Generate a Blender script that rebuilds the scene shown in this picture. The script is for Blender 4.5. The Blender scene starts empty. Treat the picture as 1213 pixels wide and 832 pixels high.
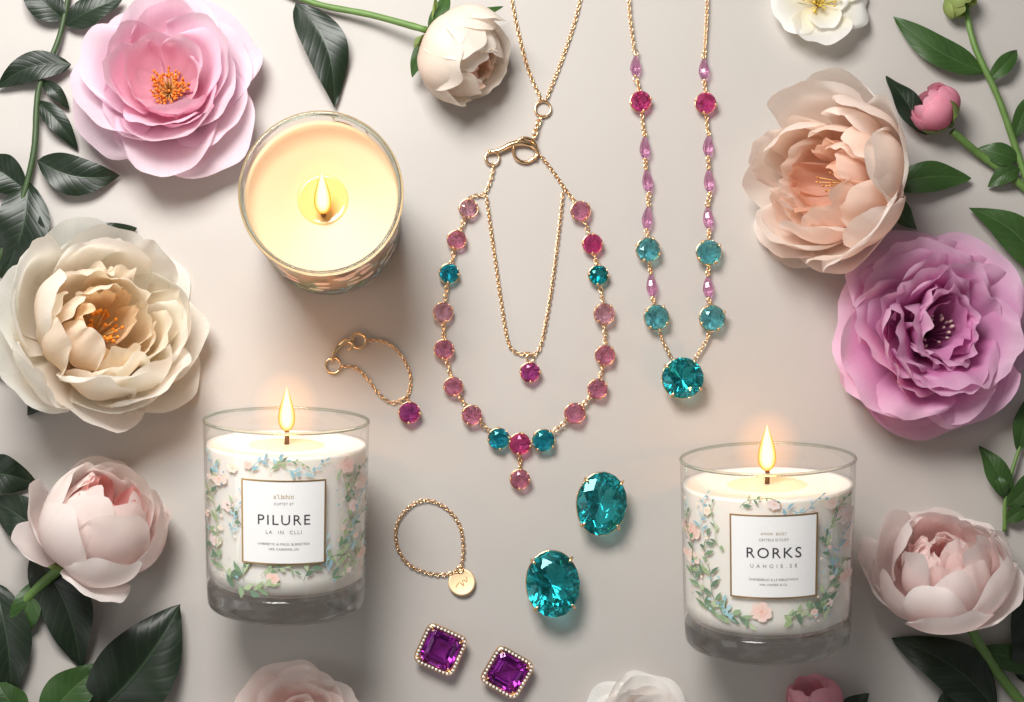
import bpy, bmesh, math, random
from mathutils import Vector, Matrix
random.seed(11)
S = 0.0004
CX, CY, D = 480.0, 590.0, 1750.0
sc = bpy.context.scene
COL = sc.collection
R_ = math.radians
V = Vector

def W(px, py, h=0.0):
    k = (D - h) / D
    return V((CX + (px - CX) * k - 606.5, 416 - (CY + (py - CY) * k), h))

def proj(p):
    k = D/(D-p.z); X = p.x+606.5; Y = 416-p.y
    return (CX+(X-CX)*k, CY+(Y-CY)*k)

def lin(r, g, b):
    f = lambda c: (c / 255 / 12.92) if c / 255 <= 0.04045 else ((c / 255 + 0.055) / 1.055) ** 2.4
    return (f(r), f(g), f(b))

def mixc(a, b, t):
    return tuple(a[i] + (b[i] - a[i]) * t for i in range(3))

# ------------------------------------------------------------------ objects
def wloc(o):
    p = V((0, 0, 0))
    while o is not None:
        p = p + o.location
        o = o.parent
    return p

def tag(o, label=None, cat=None, group=None, kind=None):
    if label: o['label'] = label
    if cat: o['category'] = cat
    if group: o['group'] = group
    if kind: o['kind'] = kind
    return o

def thing(name, label, cat, loc, group=None):
    o = bpy.data.objects.new(name, None)
    o.empty_display_size = 0.01
    o.location = loc * S
    COL.objects.link(o)
    return tag(o, label, cat, group)

class MB:
    def __init__(s):
        s.v = []; s.f = []; s.uv = []; s.col = []
    def add(s, vs, fs, uv=None, col=None):
        b = len(s.v)
        s.v += [V(p) for p in vs]
        s.f += [tuple(i + b for i in f) for f in fs]
        s.uv += uv if uv else [(0.5, 0.5)] * len(vs)
        if col is None: s.col += [(1, 1, 1)] * len(vs)
        elif isinstance(col, tuple): s.col += [col] * len(vs)
        else: s.col += col
    def build(s, name, mat, parent=None, smooth=True, recalc=False):
        me = bpy.data.meshes.new(name)
        o0 = wloc(parent)
        me.from_pydata([tuple(p * S - o0) for p in s.v], [], s.f)
        if recalc:
            bm = bmesh.new(); bm.from_mesh(me)
            bmesh.ops.recalc_face_normals(bm, faces=bm.faces)
            bm.to_mesh(me); bm.free()
        ul = me.uv_layers.new(name='UVMap')
        for l in me.loops: ul.data[l.index].uv = s.uv[l.vertex_index]
        ca = me.color_attributes.new('Col', 'FLOAT_COLOR', 'POINT')
        for i, c in enumerate(s.col): ca.data[i].color = (c[0], c[1], c[2], 1)
        for p in me.polygons: p.use_smooth = smooth
        me.materials.append(mat)
        o = bpy.data.objects.new(name, me)
        COL.objects.link(o)
        o.parent = parent
        return o

# ------------------------------------------------------------------ shapes
def catmull(pts, n=8):
    out = []
    P = [V(p) for p in pts]
    P = [P[0] * 2 - P[1]] + P + [P[-1] * 2 - P[-2]]
    for i in range(1, len(P) - 2):
        for k in range(n):
            t = k / n
            a, b, c, d = P[i-1], P[i], P[i+1], P[i+2]
            out.append(0.5 * ((2*b) + (c-a)*t + (2*a-5*b+4*c-d)*t*t + (3*b-a-3*c+d)*t**3))
    out.append(P[-2])
    return out

def tube(mb, pts, rad, n=8, col=None):
    N = len(pts)
    rs = rad if isinstance(rad, (list, tuple)) else [rad] * N
    vs = []; fs = []
    up = None
    for i, p in enumerate(pts):
        t = (pts[min(i+1, N-1)] - pts[max(i-1, 0)]).normalized()
        if up is None:
            up = V((0, 0, 1)) if abs(t.z) < .9 else V((1, 0, 0))
        up = (up - t * up.dot(t)).normalized()
        s = t.cross(up)
        for k in range(n):
            a = 2 * math.pi * k / n
            vs.append(p + (up * math.cos(a) + s * math.sin(a)) * rs[i])
    for i in range(N - 1):
        for k in range(n):
            fs.append((i*n+k, i*n+(k+1) % n, (i+1)*n+(k+1) % n, (i+1)*n+k))
    fs.append(tuple(range(n-1, -1, -1)))
    fs.append(tuple((N-1)*n+k for k in range(n)))
    mb.add(vs, fs, None, col)

def link(mb, c, t, s, a, b, r, n=10, m=5):
    up = t.cross(s).normalized()
    vs = []; fs = []
    for i in range(n):
        A = 2 * math.pi * i / n
        p = c + t * a * math.cos(A) + s * b * math.sin(A)
        o = (t * b * math.cos(A) + s * a * math.sin(A)).normalized()
        for k in range(m):
            B = 2 * math.pi * k / m
            vs.append(p + (o * math.cos(B) + up * math.sin(B)) * r)
    for i in range(n):
        for k in range(m):
            fs.append((i*m+k, ((i+1) % n)*m+k, ((i+1) % n)*m+(k+1) % m, i*m+(k+1) % m))
    mb.add(vs, fs)

def ring(mb, c, r, tr, n=28, m=8, tilt=0.0):
    link(mb, c, V((1, 0, 0)), V((0, math.cos(tilt), math.sin(tilt))), r, r, tr, n, m)

def sph(mb, c, r, nu=8, nv=6, ax=None, st=1.0, col=None):
    ax = ax or V((0, 0, 1))
    e = ax.orthogonal().normalized(); f = ax.cross(e)
    vs = [c - ax * r * st]; fs = []
    for j in range(1, nv):
        b = -math.pi/2 + math.pi * j / nv
        for i in range(nu):
            a = 2 * math.pi * i / nu
            vs.append(c + (e*math.cos(a) + f*math.sin(a)) * r * math.cos(b) + ax * r * st * math.sin(b))
    vs.append(c + ax * r * st)
    for i in range(nu):
        fs.append((0, 1+(i+1) % nu, 1+i))
    for j in range(nv-2):
        for i in range(nu):
            fs.append((1+j*nu+i, 1+j*nu+(i+1) % nu, 1+(j+1)*nu+(i+1) % nu, 1+(j+1)*nu+i))
    L = len(vs)-1; q = 1+(nv-2)*nu
    for i in range(nu): fs.append((q+i, q+(i+1) % nu, L))
    mb.add(vs, fs, None, col)

def resample(pts, pitch):
    out = []
    tot = sum((pts[i+1]-pts[i]).length for i in range(len(pts)-1))
    n = max(1, round(tot / pitch)); step = tot / n
    d = 0; i = 0
    for T in [(k + .5) * step for k in range(n)]:
        while i < len(pts)-2 and d + (pts[i+1]-pts[i]).length < T:
            d += (pts[i+1]-pts[i]).length; i += 1
        seg = pts[i+1]-pts[i]
        u = (T - d) / max(seg.length, 1e-6)
        out.append((pts[i] + seg * u, seg.normalized()))
    return out

def chain(mb, pp, pitch=4.0, a=2.85, b=1.95, r=.64, smooth=True):
    pts = [W(*p) if len(p) == 3 else W(p[0], p[1], 3) for p in pp]
    if smooth and len(pts) > 2: pts = catmull(pts, 14)
    for i, (p, t) in enumerate(resample(pts, pitch)):
        z = V((0, 0, 1))
        s = t.cross(z).normalized(); u = s.cross(t)
        w = R_(12 if i % 2 else -76) + random.uniform(-.15, .15)
        link(mb, p, t, (s*math.cos(w) + u*math.sin(w)).normalized(), a, b, r)

def lathe(mb, o, e, f, a, prof, n=64, caps=(False, False), col=None):
    vs = []; fs = []; uv = []
    for j, (r, z) in enumerate(prof):
        for i in range(n):
            A = 2*math.pi*i/n
            vs.append(o + a*z + (e*math.sin(A) + f*math.cos(A)) * r); uv.append((i/n, j/max(1, len(prof)-1)))
    for j in range(len(prof)-1):
        for i in range(n):
            fs.append((j*n+i, j*n+(i+1) % n, (j+1)*n+(i+1) % n, (j+1)*n+i))
    if caps[0]: fs.append(tuple(range(n-1, -1, -1)))
    if caps[1]: fs.append(tuple((len(prof)-1)*n+k for k in range(n)))
    mb.add(vs, fs, uv, col)

# ------------------------------------------------------------------ materials
def newmat(name):
    m = bpy.data.materials.new(name); m.use_nodes = True
    nt = m.node_tree; nt.nodes.clear()
    out = nt.nodes.new('ShaderNodeOutputMaterial')
    return m, nt, out

def N(nt, typ, **kw):
    n = nt.nodes.new(typ)
    for k, v in kw.items():
        if k in n.inputs.keys(): n.inputs[k].default_value = v
        else: setattr(n, k, v)
    return n

def princ(nt, **kw):
    n = nt.nodes.new('ShaderNodeBsdfPrincipled')
    for k, v in kw.items():
        n.inputs[k.replace('_', ' ')].default_value = v
    return n

def mathn(nt, op, a, b=None, clamp=False):
    n = N(nt, 'ShaderNodeMath', operation=op); n.use_clamp = clamp
    for i, x in enumerate((a, b)):
        if x is None: continue
        if isinstance(x, (int, float)): n.inputs[i].default_value = x
        else: nt.links.new(x, n.inputs[i])
    return n.outputs[0]

def c4(c): return (c[0], c[1], c[2], 1)

def simple(name, col, rough=.5, metal=0.0, nscale=0, namp=.1, **kw):
    m, nt, out = newmat(name)
    p = princ(nt, Base_Color=c4(col), Roughness=rough, Metallic=metal, **kw)
    if nscale:
        tx = N(nt, 'ShaderNodeTexCoord'); no = N(nt, 'ShaderNodeTexNoise', Scale=nscale, Detail=4.0)
        nt.links.new(tx.outputs['Object'], no.inputs['Vector'])
        mr = N(nt, 'ShaderNodeMapRange'); mr.inputs[3].default_value = 1-namp; mr.inputs[4].default_value = 1+namp
        nt.links.new(no.outputs['Fac'], mr.inputs[0])
        vm = N(nt, 'ShaderNodeVectorMath', operation='SCALE'); vm.inputs[0].default_value = col
        nt.links.new(mr.outputs[0], vm.inputs['Scale'])
        nt.links.new(vm.outputs[0], p.inputs['Base Color'])
        bp = N(nt, 'ShaderNodeBump', Strength=.1, Distance=.0006)
        nt.links.new(no.outputs['Fac'], bp.inputs['Height']); nt.links.new(bp.outputs[0], p.inputs['Normal'])
    nt.links.new(p.outputs[0], out.inputs[0])
    return m

gold = simple('rose_gold', (0.93, 0.62, 0.35), .17, 1.0, 900, .06)
gold_flat = simple('gold_foil', (0.70, 0.45, 0.20), .4, 1.0)
gold_disc = simple('gold_disc', (0.98, 0.72, 0.44), .48, 1.0)
paper = simple('label_paper', (.88, .87, .86), .7, 0, 300, .02)
ink = simple('label_ink', (.035, .035, .045), .6)
inkgrey = simple('label_grey_ink', (.30, .28, .27), .6)
inkgold = simple('label_gold_ink', (.52, .40, .24), .5)
wick_m = simple('wick', (.10, .045, .02), .9, 0, 2000, .4)
stem_m = simple('stem', lin(96, 128, 62), .5, 0, 150, .3)
stem_dark = simple('stem_dark', lin(56, 78, 42), .5, 0, 150, .35)

def attr_mat(name, rough=.6):
    m, nt, out = newmat(name)
    at = N(nt, 'ShaderNodeVertexColor', layer_name='Col')
    p = princ(nt, Roughness=rough)
    nt.links.new(at.outputs[0], p.inputs['Base Color']); nt.links.new(p.outputs[0], out.inputs[0])
    return m
print_m = attr_mat('printed_ink', .5)
anther_m = attr_mat('anther', .8)

def petal_mat():
    m, nt, out = newmat('petal')
    at = N(nt, 'ShaderNodeVertexColor', layer_name='Col')
    tx = N(nt, 'ShaderNodeTexCoord')
    mp = N(nt, 'ShaderNodeMapping'); mp.inputs['Scale'].default_value = (46, 1.1, 1)
    no = N(nt, 'ShaderNodeTexNoise', Scale=1.0, Detail=2.0, Roughness=.5)
    nt.links.new(tx.outputs['UV'], mp.inputs[0]); nt.links.new(mp.outputs[0], no.inputs['Vector'])
    n2 = N(nt, 'ShaderNodeTexNoise', Scale=45.0, Detail=2.0)
    nt.links.new(tx.outputs['Object'], n2.inputs['Vector'])
    ad = mathn(nt, 'ADD', no.outputs[0], n2.outputs[0])
    mr = N(nt, 'ShaderNodeMapRange'); mr.inputs[1].default_value = .6; mr.inputs[2].default_value = 1.4
    mr.inputs[3].default_value = .95; mr.inputs[4].default_value = 1.03
    nt.links.new(ad, mr.inputs[0])
    vm = N(nt, 'ShaderNodeVectorMath', operation='SCALE')
    nt.links.new(at.outputs[0], vm.inputs[0]); nt.links.new(mr.outputs[0], vm.inputs['Scale'])
    p = princ(nt, Roughness=.5); p.inputs['Specular IOR Level'].default_value = .3
    tr = N(nt, 'ShaderNodeBsdfTranslucent')
    mx = N(nt, 'ShaderNodeMixShader'); mx.inputs[0].default_value = .5
    bp = N(nt, 'ShaderNodeBump', Strength=.09, Distance=.0005)
    nt.links.new(no.outputs[0], bp.inputs['Height']); nt.links.new(bp.outputs[0], p.inputs['Normal'])
    nt.links.new(vm.outputs[0], p.inputs['Base Color']); nt.links.new(vm.outputs[0], tr.inputs['Color'])
    nt.links.new(p.outputs[0], mx.inputs[1]); nt.links.new(tr.outputs[0], mx.inputs[2]); nt.links.new(mx.outputs[0], out.inputs[0])
    return m
petal_m = petal_mat()

def leaf_mat(name, c, veinc, rough=.38, tl=.15):
    m, nt, out = newmat(name)
    tx = N(nt, 'ShaderNodeTexCoord'); sp = N(nt, 'ShaderNodeSeparateXYZ')
    nt.links.new(tx.outputs['UV'], sp.inputs[0])
    M = lambda op, a, b=None, clamp=False: mathn(nt, op, a, b, clamp)
    au = M('ABSOLUTE', M('MULTIPLY', M('SUBTRACT', sp.outputs[0], .5), 2.0))
    mid = M('SUBTRACT', 1.0, M('MULTIPLY', au, 20.0), True)
    ph = M('SUBTRACT', M('MULTIPLY', sp.outputs[1], 9.0), M('MULTIPLY', au, 2.2))
    sv = M('POWER', M('ABSOLUTE', M('SINE', M('MULTIPLY', ph, math.pi))), 10.0)
    vein = M('MAXIMUM', M('MULTIPLY', mid, .5), M('MULTIPLY', sv, .07))
    hgt = M('MAXIMUM', mid, M('MULTIPLY', sv, .4))
    no = N(nt, 'ShaderNodeTexNoise', Scale=60.0, Detail=5.0); nt.links.new(tx.outputs['Object'], no.inputs['Vector'])
    cr = N(nt, 'ShaderNodeMix', data_type='RGBA'); cr.inputs[6].default_value = c4(tuple(x*.5 for x in c)); cr.inputs[7].default_value = c4((c[0]*1.7, c[1]*1.5, c[2]*1.3))
    nt.links.new(no.outputs[0], cr.inputs[0])
    mx = N(nt, 'ShaderNodeMix', data_type='RGBA'); mx.inputs[7].default_value = c4(veinc)
    nt.links.new(vein, mx.inputs[0]); nt.links.new(cr.outputs[2], mx.inputs[6])
    p = princ(nt, Roughness=rough); nt.links.new(mx.outputs[2], p.inputs['Base Color'])
    bp = N(nt, 'ShaderNodeBump', Strength=.2, Distance=.0006); bp.invert = True
    nt.links.new(hgt, bp.inputs['Height']); nt.links.new(bp.outputs[0], p.inputs['Normal'])
    tr = N(nt, 'ShaderNodeBsdfTranslucent'); nt.links.new(mx.outputs[2], tr.inputs[0])
    ms = N(nt, 'ShaderNodeMixShader'); ms.inputs[0].default_value = tl
    nt.links.new(p.outputs[0], ms.inputs[1]); nt.links.new(tr.outputs[0], ms.inputs[2]); nt.links.new(ms.outputs[0], out.inputs[0])
    return m
leaf_dark = leaf_mat('leaf_dark', lin(22, 38, 24), lin(66, 90, 58))
leaf_mid = leaf_mat('leaf_mid', lin(54, 88, 42), lin(104, 134, 80), .42, .25)
leaf_light = leaf_mat('leaf_light', lin(128, 156, 92), lin(165, 190, 125), .45, .25)

def glass_thin():
    m, nt, out = newmat('clear_glass')
    t = N(nt, 'ShaderNodeBsdfTransparent', Color=(.985, .985, .98, 1)); g = N(nt, 'ShaderNodeBsdfGlossy', Roughness=.02)
    lw = N(nt, 'ShaderNodeLayerWeight', Blend=.5)
    fac = mathn(nt, 'ADD', mathn(nt, 'MULTIPLY', mathn(nt, 'POWER', lw.outputs['Facing'], 4.0), .8), .05)
    mx = N(nt, 'ShaderNodeMixShader')
    nt.links.new(fac, mx.inputs[0]); nt.links.new(t.outputs[0], mx.inputs[1]); nt.links.new(g.outputs[0], mx.inputs[2])
    nt.links.new(mx.outputs[0], out.inputs[0])
    return m
glass_m = glass_thin()
def thick(name, c, k):
    m, nt, out = newmat(name)
    g = N(nt, 'ShaderNodeBsdfGlass', Color=c4(c), Roughness=.0, IOR=1.5)
    t = N(nt, 'ShaderNodeBsdfTransparent', Color=c4(c)); mx = N(nt, 'ShaderNodeMixShader'); mx.inputs[0].default_value = k
    nt.links.new(g.outputs[0], mx.inputs[1]); nt.links.new(t.outputs[0], mx.inputs[2]); nt.links.new(mx.outputs[0], out.inputs[0])
    return m
glass_thick = thick('thick_glass', (.985, .985, .98), .22)
glass_rim = thick('rim_glass', (.84, .88, .84), .15)

def wax(name, c):
    m, nt, out = newmat(name)
    p = princ(nt, Base_Color=c4(c), Roughness=.45)
    p.inputs['Subsurface Weight'].default_value = .3
    p.inputs['Subsurface Radius'].default_value = (1.0, .55, .25)
    p.inputs['Subsurface Scale'].default_value = .01
    no = N(nt, 'ShaderNodeTexNoise', Scale=90.0, Detail=3.0); bp = N(nt, 'ShaderNodeBump', Strength=.08, Distance=.001)
    tx = N(nt, 'ShaderNodeTexCoord'); nt.links.new(tx.outputs['Object'], no.inputs['Vector'])
    nt.links.new(no.outputs[0], bp.inputs['Height']); nt.links.new(bp.outputs[0], p.inputs['Normal'])
    nt.links.new(p.outputs[0], out.inputs[0])
    return m
wax_m = wax('candle_wax', (.92, .865, .80))
wax_peach = wax('peach_wax', (.80, .51, .29))
pool_m = simple('melted_wax', (.84, .50, .18), .08)
pool_pale = simple('melted_wax_pale', (.86, .74, .58), .08)

m, nt, out = newmat('flame')
lw = N(nt, 'ShaderNodeLayerWeight', Blend=.5)
rp = N(nt, 'ShaderNodeValToRGB')
rp.color_ramp.elements[0].position = .10; rp.color_ramp.elements[0].color = (1.0, .96, .74, 1)
rp.color_ramp.elements[1].position = .92; rp.color_ramp.elements[1].color = (1.0, .17, .01, 1)
e2 = rp.color_ramp.elements.new(.32); e2.color = (1, .80, .28, 1)
e2 = rp.color_ramp.elements.new(.58); e2.color = (1, .46, .04, 1)
nt.links.new(lw.outputs['Facing'], rp.inputs[0])
em = N(nt, 'ShaderNodeEmission', Strength=1.25); nt.links.new(rp.outputs[0], em.inputs[0])
tr = N(nt, 'ShaderNodeBsdfTransparent'); ms = N(nt, 'ShaderNodeMixShader')
op = N(nt, 'ShaderNodeMapRange'); op.inputs[1].default_value = .7; op.inputs[2].default_value = 1.0; op.inputs[3].default_value = .94; op.inputs[4].default_value = .35
nt.links.new(lw.outputs['Facing'], op.inputs[0]); nt.links.new(op.outputs[0], ms.inputs[0])
nt.links.new(tr.outputs[0], ms.inputs[1]); nt.links.new(em.outputs[0], ms.inputs[2]); nt.links.new(ms.outputs[0], out.inputs[0])
flame_m = m
m, nt, out = newmat('flame_halo_shell')  # faint emissive shell added to imitate the haze around a flame
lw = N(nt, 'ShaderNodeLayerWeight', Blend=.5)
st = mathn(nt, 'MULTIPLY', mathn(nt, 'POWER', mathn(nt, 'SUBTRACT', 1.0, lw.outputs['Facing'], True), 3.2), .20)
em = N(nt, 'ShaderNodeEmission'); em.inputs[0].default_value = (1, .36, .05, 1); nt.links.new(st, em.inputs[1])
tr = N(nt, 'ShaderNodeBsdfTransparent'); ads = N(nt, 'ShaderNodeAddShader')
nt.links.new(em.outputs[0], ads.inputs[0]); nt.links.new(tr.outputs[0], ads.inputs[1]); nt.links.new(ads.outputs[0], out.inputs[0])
halo_shell_m = m

def gem_mat(name, c, k=.08):
    m, nt, out = newmat(name)
    a = N(nt, 'ShaderNodeBsdfGlass', Color=c4(c), Roughness=.0, IOR=1.66)
    b = N(nt, 'ShaderNodeBsdfTransparent', Color=c4(c))
    x = N(nt, 'ShaderNodeMixShader'); x.inputs[0].default_value = k
    nt.links.new(a.outputs[0], x.inputs[1]); nt.links.new(b.outputs[0], x.inputs[2])
    nt.links.new(x.outputs[0], out.inputs[0])
    return m
GM = {
 'pink': gem_mat('pink_gem', (1.0, .85, .925), .36), 'rose': gem_mat('rose_gem', (1.0, .76, .88), .34),
 'magenta': gem_mat('magenta_gem', (1.0, .54, .80), .24), 'purple': gem_mat('purple_gem', (.94, .56, .86), .22),
 'lilac': gem_mat('lilac_gem', (.98, .79, .92), .32), 'teal': gem_mat('teal_gem', (.36, .84, .92), .16),
 'deepteal': gem_mat('deep_teal_gem', (.26, .76, .80), .1), 'turq': gem_mat('turquoise_gem', (.62, .94, .985), .24),
 'big': gem_mat('green_teal_gem', (.38, .86, .89), .1), 'amethyst': gem_mat('amethyst_gem', (.80, .44, .84), .08)}

m, nt, out = newmat('table_surface')
tx = N(nt, 'ShaderNodeTexCoord'); no = N(nt, 'ShaderNodeTexNoise', Scale=5.0, Detail=6.0)
nt.links.new(tx.outputs['Object'], no.inputs['Vector'])
cr = N(nt, 'ShaderNodeMix', data_type='RGBA'); cr.inputs[6].default_value = c4((.45, .42, .39)); cr.inputs[7].default_value = c4((.505, .473, .442))
nt.links.new(no.outputs[0], cr.inputs[0])
n2 = N(nt, 'ShaderNodeTexNoise', Scale=700.0, Detail=4.0); nt.links.new(tx.outputs['Object'], n2.inputs['Vector'])
bp = N(nt, 'ShaderNodeBump', Strength=.12, Distance=.0004); nt.links.new(n2.outputs[0], bp.inputs['Height'])
p = princ(nt, Roughness=.6); nt.links.new(cr.outputs[2], p.inputs['Base Color']); nt.links.new(bp.outputs[0], p.inputs['Normal'])
nt.links.new(p.outputs[0], out.inputs[0])
table_m = m

# ------------------------------------------------------------------ setting
mb = MB(); k = 2600
mb.add([(-k, -k, 0), (k, -k, 0), (k, k, 0), (-k, k, 0)], [(0, 1, 2, 3)])
tb = mb.build('tabletop', table_m)
tag(tb, 'smooth warm beige tabletop under the candles flowers and jewellery', 'tabletop', kind='structure')

# ------------------------------------------------------------------ leaves
def leaf(mb, b, t, width, arch=8, fold=.25, side=0.0, roll=0.0, nv=18, wave=.06):
    b = W(*b) if isinstance(b, tuple) else b
    t = W(*t) if isinstance(t, tuple) else t
    d = t - b; L = d.length
    dn = d.normalized(); z = V((0, 0, 1))
    s = dn.cross(z).normalized(); u0 = s.cross(dn)
    sr = s * math.cos(roll) + u0 * math.sin(roll); ur = u0 * math.cos(roll) - s * math.sin(roll)
    us = [-1, -.72, -.42, -.12, 0, .12, .42, .72, 1]
    vs = []; uv = []; fs = []
    ph = random.uniform(0, 6)
    if side == 0: side = random.uniform(-.09, .09)
    curl = random.uniform(-.5, .5)
    for j in range(nv+1):
        v = j / nv
        c = b + d * v + u0 * arch * math.sin(math.pi * v) + s * side * L * math.sin(math.pi*v)
        w = width / 2 * (math.sin(math.pi * min(1, v**.82)) ** .85 if 0 < v < 1 else 0) + .35
        rl = curl*(v-.3); s2 = sr*math.cos(rl)+ur*math.sin(rl); u2 = ur*math.cos(rl)-sr*math.sin(rl)
        for u in us:
            q = c + s2 * (u * w) + u2 * (abs(u) * w * fold - u*u*w*fold*.7 + wave * width * math.sin(v*11 + ph + (1.5 if u > 0 else 0)) * abs(u)**2)
            q.z = q.z if q.z > 3 else 3 * math.exp((q.z-3) / 6)
            vs.append(q); uv.append((u*.5+.5, v))
    m = len(us)
    for j in range(nv):
        for i in range(m-1): fs.append((j*m+i, j*m+i+1, (j+1)*m+i+1, (j+1)*m+i))
    mb.add(vs, fs, uv)

def mk_leaf(parent, b, t, w, mat=None, name='leaf', **kw):
    mb = MB(); leaf(mb, b, t, w, **kw)
    return mb.build(name, mat or leaf_dark, parent)

def stem(parent, pp, r0, r1, mat=stem_m, name='stem'):
    pts = catmull([W(*p) for p in pp], 8); n = len(pts)
    mb = MB(); tube(mb, pts, [(r0 + (r1-r0)*i/(n-1))*random.uniform(.94, 1.06) for i in range(n)], 8)
    return mb.build(name, mat, parent)

def loose_leaf(b, t, w, label, mat=None, **kw):
    o = MB(); leaf(o, b, t, w, **kw)
    ob = o.build('leaf', mat or leaf_dark)
    return tag(ob, label, 'leaf')

def branch(label, pp, r0, r1, leaves, smat=stem_dark, lmat=None, cat='leafy branch', name='leaf_branch'):
    t = thing(name, label, cat, W(*pp[0][:2], 0))
    stem(t, pp, r0, r1, smat)
    for l in leaves:
        kw = dict(l[3]) if len(l) > 3 else {}
        mk_leaf(t, l[0], l[1], l[2], kw.pop('mat', lmat), **kw)
    return t

# ------------------------------------------------------------------ flowers
def petal(org, ex, ey, n, phi, L, Wd, a0, a1, cup, ruf, ro, zo, cb, ct, tr=.5, cpow=1.0, nu=22, nv=17, notch=.02, ce=None, floor=True, pt=0.0, tws=.1, lip=.06, pleat=.02, hf=.24):
    rr = random.random
    r = ex*math.cos(phi) + ey*math.sin(phi); t = ey*math.cos(phi) - ex*math.sin(phi)
    NS = 28
    c = [r*ro + n*zo]
    for i in range(NS+8):
        v = (i+.5)/NS
        a = a0 + (a1-a0) * min(1.15, v)**cpow
        c.append(c[-1] + (r*math.sin(a) + n*math.cos(a)) * (L/NS))
    p1, p2, p3, p4, p5, p6 = [rr()*6.3 for _ in range(6)]
    k1 = 2.5 + rr()*1.5; k2 = 5 + rr()*2.5; k3 = 9 + rr()*4; k4 = 3 + rr()*3
    tw = random.uniform(-tws, tws)
    lp = lip*random.uniform(-.5, 1.8)
    vs = []; uv = []; col = []; fs = []
    for j in range(nv+1):
        v = j/nv
        w = Wd/2 * (.2 + .8*math.sin(math.pi/2*min(1, v/.68)))
        w *= 1 - pt * max(0, v-.35)/.65
        for i in range(nu+1):
            u = math.sin(math.pi/2*(-1 + 2*i/nu))
            vv = v * (1 - tr*(1-math.sqrt(max(0, 1-(abs(u)*.99)**2.3)))*v**1.3) + v**5*(.011*math.sin(k2*u+p3)*(1+4*ruf) + .018*math.sin(k1*u*1.6+p4) - notch*math.exp(-(u*4+math.sin(p3))**2))
            s = max(0, min(vv, 1.2))*NS; i0 = min(int(s), len(c)-2); q = c[i0].lerp(c[i0+1], s-i0)
            a = a0 + (a1-a0)*min(1.15, max(vv, 0))**cpow
            m = n*math.sin(a) - r*math.cos(a)
            cp = max(cup * (.6+.4*v), .02)
            Rc = w/cp; ps = u*cp
            q = q + t*(Rc*math.sin(ps)) + m*(Rc*(1-math.cos(ps)))
            edge = .35 + .65*abs(u)
            q = q + m*(ruf*L*v**2.2*(math.sin(k1*u+p1)*.7 + math.sin(k2*u+p2+v*2)*.35)*edge + tw*u*w*v)
            e2 = max(0, max(v, abs(u)*v**.5)-.6)/.4
            q = q + m*(ruf*L*hf*e2*e2*math.sin(k3*u+p5+v*6*(1 if u > 0 else -1)))
            q = q + m*(pleat*L*math.sin(k4*u+p6)*math.sin(math.pi*min(1, v*1.1)))
            e_ = max(0, max(v-.8, (abs(u)-.8)*v))/.2
            q = q - m*(L*lp*e_*e_)
            P = org + q
            if floor and P.z < 7: P.z = 7*math.exp((P.z-7)/14)
            vs.append(P); uv.append((u*.5+.5, v))
            cc = mixc(cb, ct, min(1, v*1.1)**1.2)
            if ce: cc = mixc(cc, ce, max(0, (max(v, abs(u)*v**.3)-.75)/.25)*.7)
            col.append(cc)
    M = nu+1
    for j in range(nv):
        for i in range(nu): fs.append((j*M+i, j*M+i+1, (j+1)*M+i+1, (j+1)*M+i))
    ox, oy = rr()*5, rr()*5
    mb = MB(); mb.add(vs, fs, [(x+ox, y+oy) for x, y in uv] if pt == 0 else uv, col)
    return mb

def axes(n):
    ex = n.cross(V((0, 1, 0)) if abs(n.y) < .8 else V((1, 0, 0))).normalized()
    return ex, n.cross(ex)

def frame(tilt, direc):
    T, d = R_(tilt), R_(direc)
    n = V((math.sin(T)*math.cos(d), math.sin(T)*math.sin(d), math.cos(T)))
    ex, ey = axes(n)
    return n, ex, ey

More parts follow.
